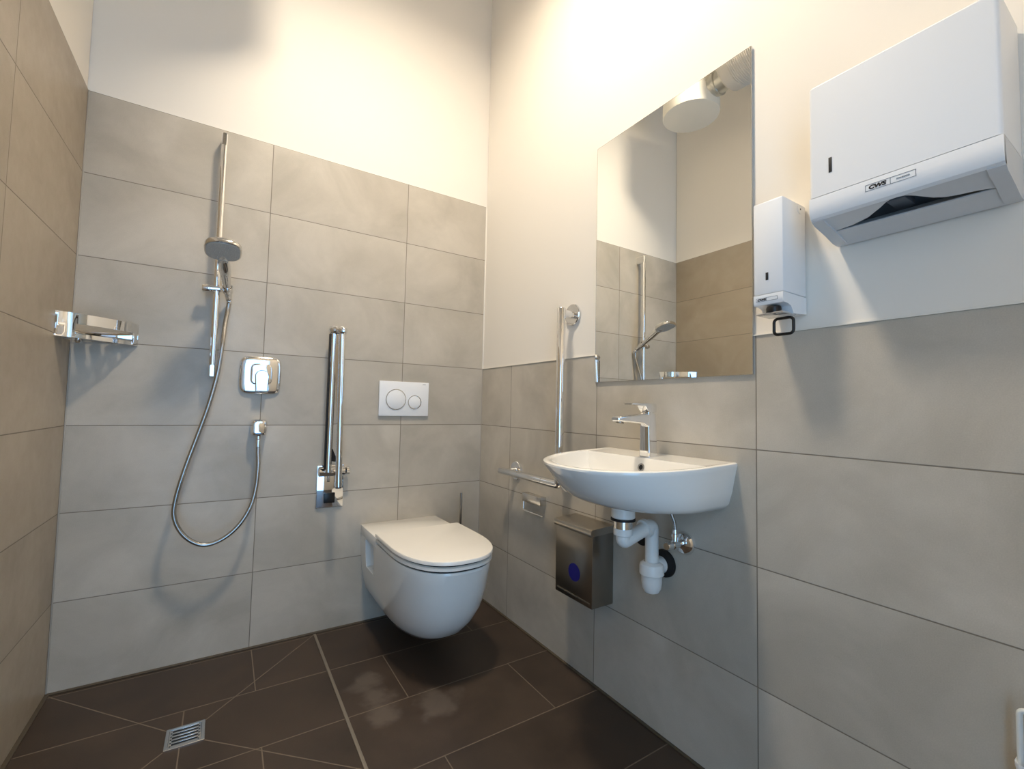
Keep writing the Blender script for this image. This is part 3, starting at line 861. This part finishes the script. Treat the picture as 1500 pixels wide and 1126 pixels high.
# cheeks
ck = [(0, ZS - .001), (XF + .006, ZS - .001), (XF + .006, 1.414), (XF + .010, 1.4075), (XF + .022, 1.402), (XF + .045, 1.3975), (XF + .075, 1.391), (XF + .105, 1.383), (XF + .118, 1.3815), (0, 1.3815)]
for ya in (Y0, Y1 + .022):
    bm = BM(); prism(bm, [(x, ya, z) for x, z in ck], (0, -.022, 0)); obj('cheek', bm, M_plastic_g, t)
# underside: front panel with wavy rear edge, rear lip, leaving the real opening between them
def zun(x): return 1.4105 + (x + .135) * -.226 + .002
wave = [(-1.711, -.0675), (-1.740, -.071), (-1.772, -.083), (-1.799, -.104), (-1.812, -.116), (-1.820, -.120), (-1.831, -.121), (-1.842, -.119), (-1.853, -.110), (-1.863, -.098), (-1.874, -.086), (-1.888, -.077), (-1.906, -.0725), (-1.924, -.070), (-1.949, -.0625)]
bm = BM()
A = [V((XF + .012, Y0 - .02, zun(XF + .012)))] + [V((XF + .012, y, zun(XF + .012))) for y, x in wave] + [V((XF + .012, Y1 + .02, zun(XF + .012)))]
B = [V((-.064, Y0 - .02, zun(-.064)))] + [V((x, y, zun(x))) for y, x in wave] + [V((-.0605, Y1 + .02, zun(-.0605)))]
th = V((0, 0, .0025))
loft(bm, [[a, b, b + th, a + th] for a, b in zip(A, B)])
obj('underside_panel', bm, M_plastic_g, t)
bm = BM()
ry0, ry1 = Y0 - .02, Y1 + .02
A = [V((-.0635, ry0, zun(-.0635))), V((-.0630, -1.712, zun(-.0630))), V((-.0605, -1.84, zun(-.0605))), V((-.0590, -1.947, zun(-.0590))), V((-.060, ry1, zun(-.060)))]
B = [V((-.004, q.y, zun(-.012) - .004)) for q in A]
loft(bm, [[a, b, b + th, a + th] for a, b in zip(A, B)])
obj('rear_lip', bm, M_plastic_g, t)
bm = BM(); box(bm, (XF + .012, Y1 + .023, 1.424), (-.006, Y0 - .023, 1.432), .002); gd = obj('inner_shade_plate', bm, M_inner_shade, t, label='dark grey plate added to darken the opening')  # plate added above the opening, interior shade put into its colour
bm = BM(); box(bm, (XF + .030, -1.838, 1.412), (-.050, -1.808, 1.426), .002); obj('inner_block', bm, M_inner_shade, gd)  # small block under the plate, in the same painted shade
bm = BM(); box(bm, (-.004, Y1 + .005, 1.40), (-.0005, Y0 - .005, 1.69)); obj('back_plate', bm, M_plastic_g, t)
lf = label_frame(-1.786, -1.863, 1.4325, 1.4455, -1.825, XF - .0011, .0008, chin)
text_part('logo', 'CWS', .0100, (XF - .0016, -1.7915, 1.4355), (0, -1, 0), (0, 0, 1), M_print, lf, 1.22, .15, .0002, .0006)
text_part('caption', 'STANDARD', .0035, (XF - .0016, -1.8345, 1.4378), (0, -1, 0), (0, 0, 1), M_print_g, lf, 1.05, .1, .0002, .0001)

# ------------------------------------------------------------------ floor drain
t = thing('floor_drain', 'small square steel floor drain with slotted grate in the shower', 'drain', (CTR[0], CTR[1], 0))
bm = BM()
q = .049
loft(bm, [rr_ring((CTR[0], CTR[1], z), (1, 0, 0), (0, 1, 0), h, h, .002, 3) for h, z in ((.040, .0005), (.040, .0032), (q - .001, .0032), (q, .002), (q, .0))], False, False)
obj('rim', bm, M_chrome_s, t)
bm = BM()
for i in range(6):
    y = CTR[1] - .0375 + .015 * i
    box(bm, (CTR[0] - .037, y - .0032, .0008), (CTR[0] + .037, y + .0032, .0030), .0008)
for sx in (-1, 1):
    box(bm, (CTR[0] + sx * .0355 - .004, CTR[1] - .0402, .0008), (CTR[0] + sx * .0355 + .004, CTR[1] + .0402, .0030), .0008)
obj('grate', bm, M_chrome_s, t)
bm = BM(); box(bm, (CTR[0] - .040, CTR[1] - .040, .0001), (CTR[0] + .040, CTR[1] + .040, .0006)); obj('sump', bm, M_dark, t)

# ------------------------------------------------------------------ bag holder at the right edge
t = thing('waste_bag_holder', 'white tubular waste bag holder low on the right wall', 'waste bag holder', (0, -2.06, .28))
WX = -.032
bm = BM()
tube(bm, fillet([(WX, -1.9500, .28), (WX, -1.9500, .512), (WX, -2.13, .512), (WX, -2.13, .28)], .010, 6), .0042, 14); obj('front_loop', bm, M_tube, t)
bm = BM()
tube(bm, fillet([(-.006, -1.962, .28), (-.006, -1.962, .504), (-.006, -2.12, .504), (-.006, -2.12, .28)], .010, 6), .0042, 14); obj('rear_loop', bm, M_tube, t)
bm = BM()
loft(bm, [rr_ring((-.0245, -2.040, z), (1, 0, 0), (0, 1, 0), .0215 * k, .0935 * k, .010, 5) for z, k in ((.24, .86), (.25, .90), (.410, 1.0), (.423, 1.03), (.428, 1.03), (.424, .99), (.410, .94), (.27, .82))])
obj('bucket', bm, M_plastic, t)

# ------------------------------------------------------------------ ventilation under the ceiling (seen in the mirror)
t = thing('ventilation_duct', 'white round air outlet drum with thick duct, seen in the mirror', 'ventilation duct', (-1.129, -.492, 2.80))
DC = V((-1.129, -.492, 0))
bm = BM(); lathe(bm, [(.150, 2.768), (.159, 2.770), (.161, 2.776), (.160, 2.93), (.150, 2.98), (.08, 3.01)], DC, (0, 0, 1), 48); obj('drum', bm, M_metal_w, t)
bm = BM(); lathe(bm, [(.02, 3.02), (.02, ZC)], DC, (0, 0, 1), 16); obj('hanger_rod', bm, M_galv, t)
bm = BM(); tube(bm, [(-1.125, -.62, 2.86), (-1.125, -.745, 2.875)], .062, 32); col_ = obj('collar', bm, M_galv, t, label='grey metal collar')
bm = BM(); tube(bm, [(-1.125, -.662, 2.865), (-1.125, -.666, 2.865), (-1.125, -.678, 2.866), (-1.125, -.682, 2.866)], [.062, .070, .070, .062], 32); obj('clamp_ring', bm, M_galv, col_)
bm = BM()
pp, rr2 = [], []
y = -.735
i = 0
while y > YF + .02:
    pp.append(V((-1.105, y, 2.928))); rr2.append((.110, .132, .146, .151)[i] if i < 4 else (.153 if i < 14 else (.155 if i % 2 else .1515))); y -= .005 if i < 180 else .012; i += 1
tube(bm, pp, rr2, 40); obj('insulated_duct', bm, M_duct, t)

# ------------------------------------------------------------------ lamp and daylight
LP = V((-.80, -1.10, 3.12))
t = thing('ceiling_light', 'white cylindrical downlight hanging from the ceiling', 'ceiling light', LP)
bm = BM()
lathe(bm, [(.140, ZC), (.145, ZC - .01), (.145, LP.z - .012), (.138, LP.z - .012), (.138, LP.z + .02), (.001, LP.z + .02)], (LP.x, LP.y, 0), (0, 0, 1), 40)
obj('housing', bm, M_metal_w, t)
bm = BM(); lathe(bm, [(.134, LP.z + .008), (.134, LP.z + .012), (.001, LP.z + .012)], (LP.x, LP.y, 0), (0, 0, 1), 40); obj('diffuser', bm, M_lamp, t)
ld = bpy.data.lights.new('lamp_light', 'AREA'); ld.shape = 'DISK'; ld.size = .26; ld.energy = 36; ld.color = (1, .875, .70)
lo = link(bpy.data.objects.new('lamp_light', ld)); lo.location = (LP.x, LP.y, LP.z + .004)

w = bpy.data.worlds.new('daylight'); scene.world = w; w.use_nodes = True
nt = w.node_tree
bg = nt.nodes['Background']; bg.inputs[0].default_value = (.30, .58, .95, 1); bg.inputs[1].default_value = 4.2
pl_ = bpy.data.lights.new('doorway_portal', 'AREA'); pl_.shape = 'RECTANGLE'; pl_.size = DX1 - DX0 - .06; pl_.size_y = DZ
pl_.cycles.is_portal = True
po = link(bpy.data.objects.new('doorway_portal', pl_)); po.location = ((DX0 + DX1) / 2, YF - .14, DZ / 2); po.rotation_euler = (-PI / 2, 0, 0)
po.rotation_euler = (PI / 2, 0, 0)

# ------------------------------------------------------------------ camera
Mr = ((0.8424866874881675, -0.5382803504928416, 0.02168975975964596), (0.045421920815425745, 0.030858139086531955, -0.9984911739026803), (0.5367988734289265, 0.8422007121377495, 0.05044729883765235))
cam = bpy.data.cameras.new('camera'); co = link(bpy.data.objects.new('camera', cam))
cam.sensor_fit = 'HORIZONTAL'; cam.sensor_width = 36; cam.lens = 657.5663 / 1500 * 36; cam.clip_start = .02
X_, Y_, Z_ = V(Mr[0]), -V(Mr[1]), -V(Mr[2])
co.matrix_world = Matrix(((X_.x, Y_.x, Z_.x, -1.17405779), (X_.y, Y_.y, Z_.y, -2.14255687), (X_.z, Y_.z, Z_.z, .99726426), (0, 0, 0, 1)))
scene.camera = co
vs = scene.view_settings
vs.view_transform = 'Standard'; vs.look = 'None'; vs.gamma = 1.0; vs.exposure = 0.0
vs.use_curve_mapping = False
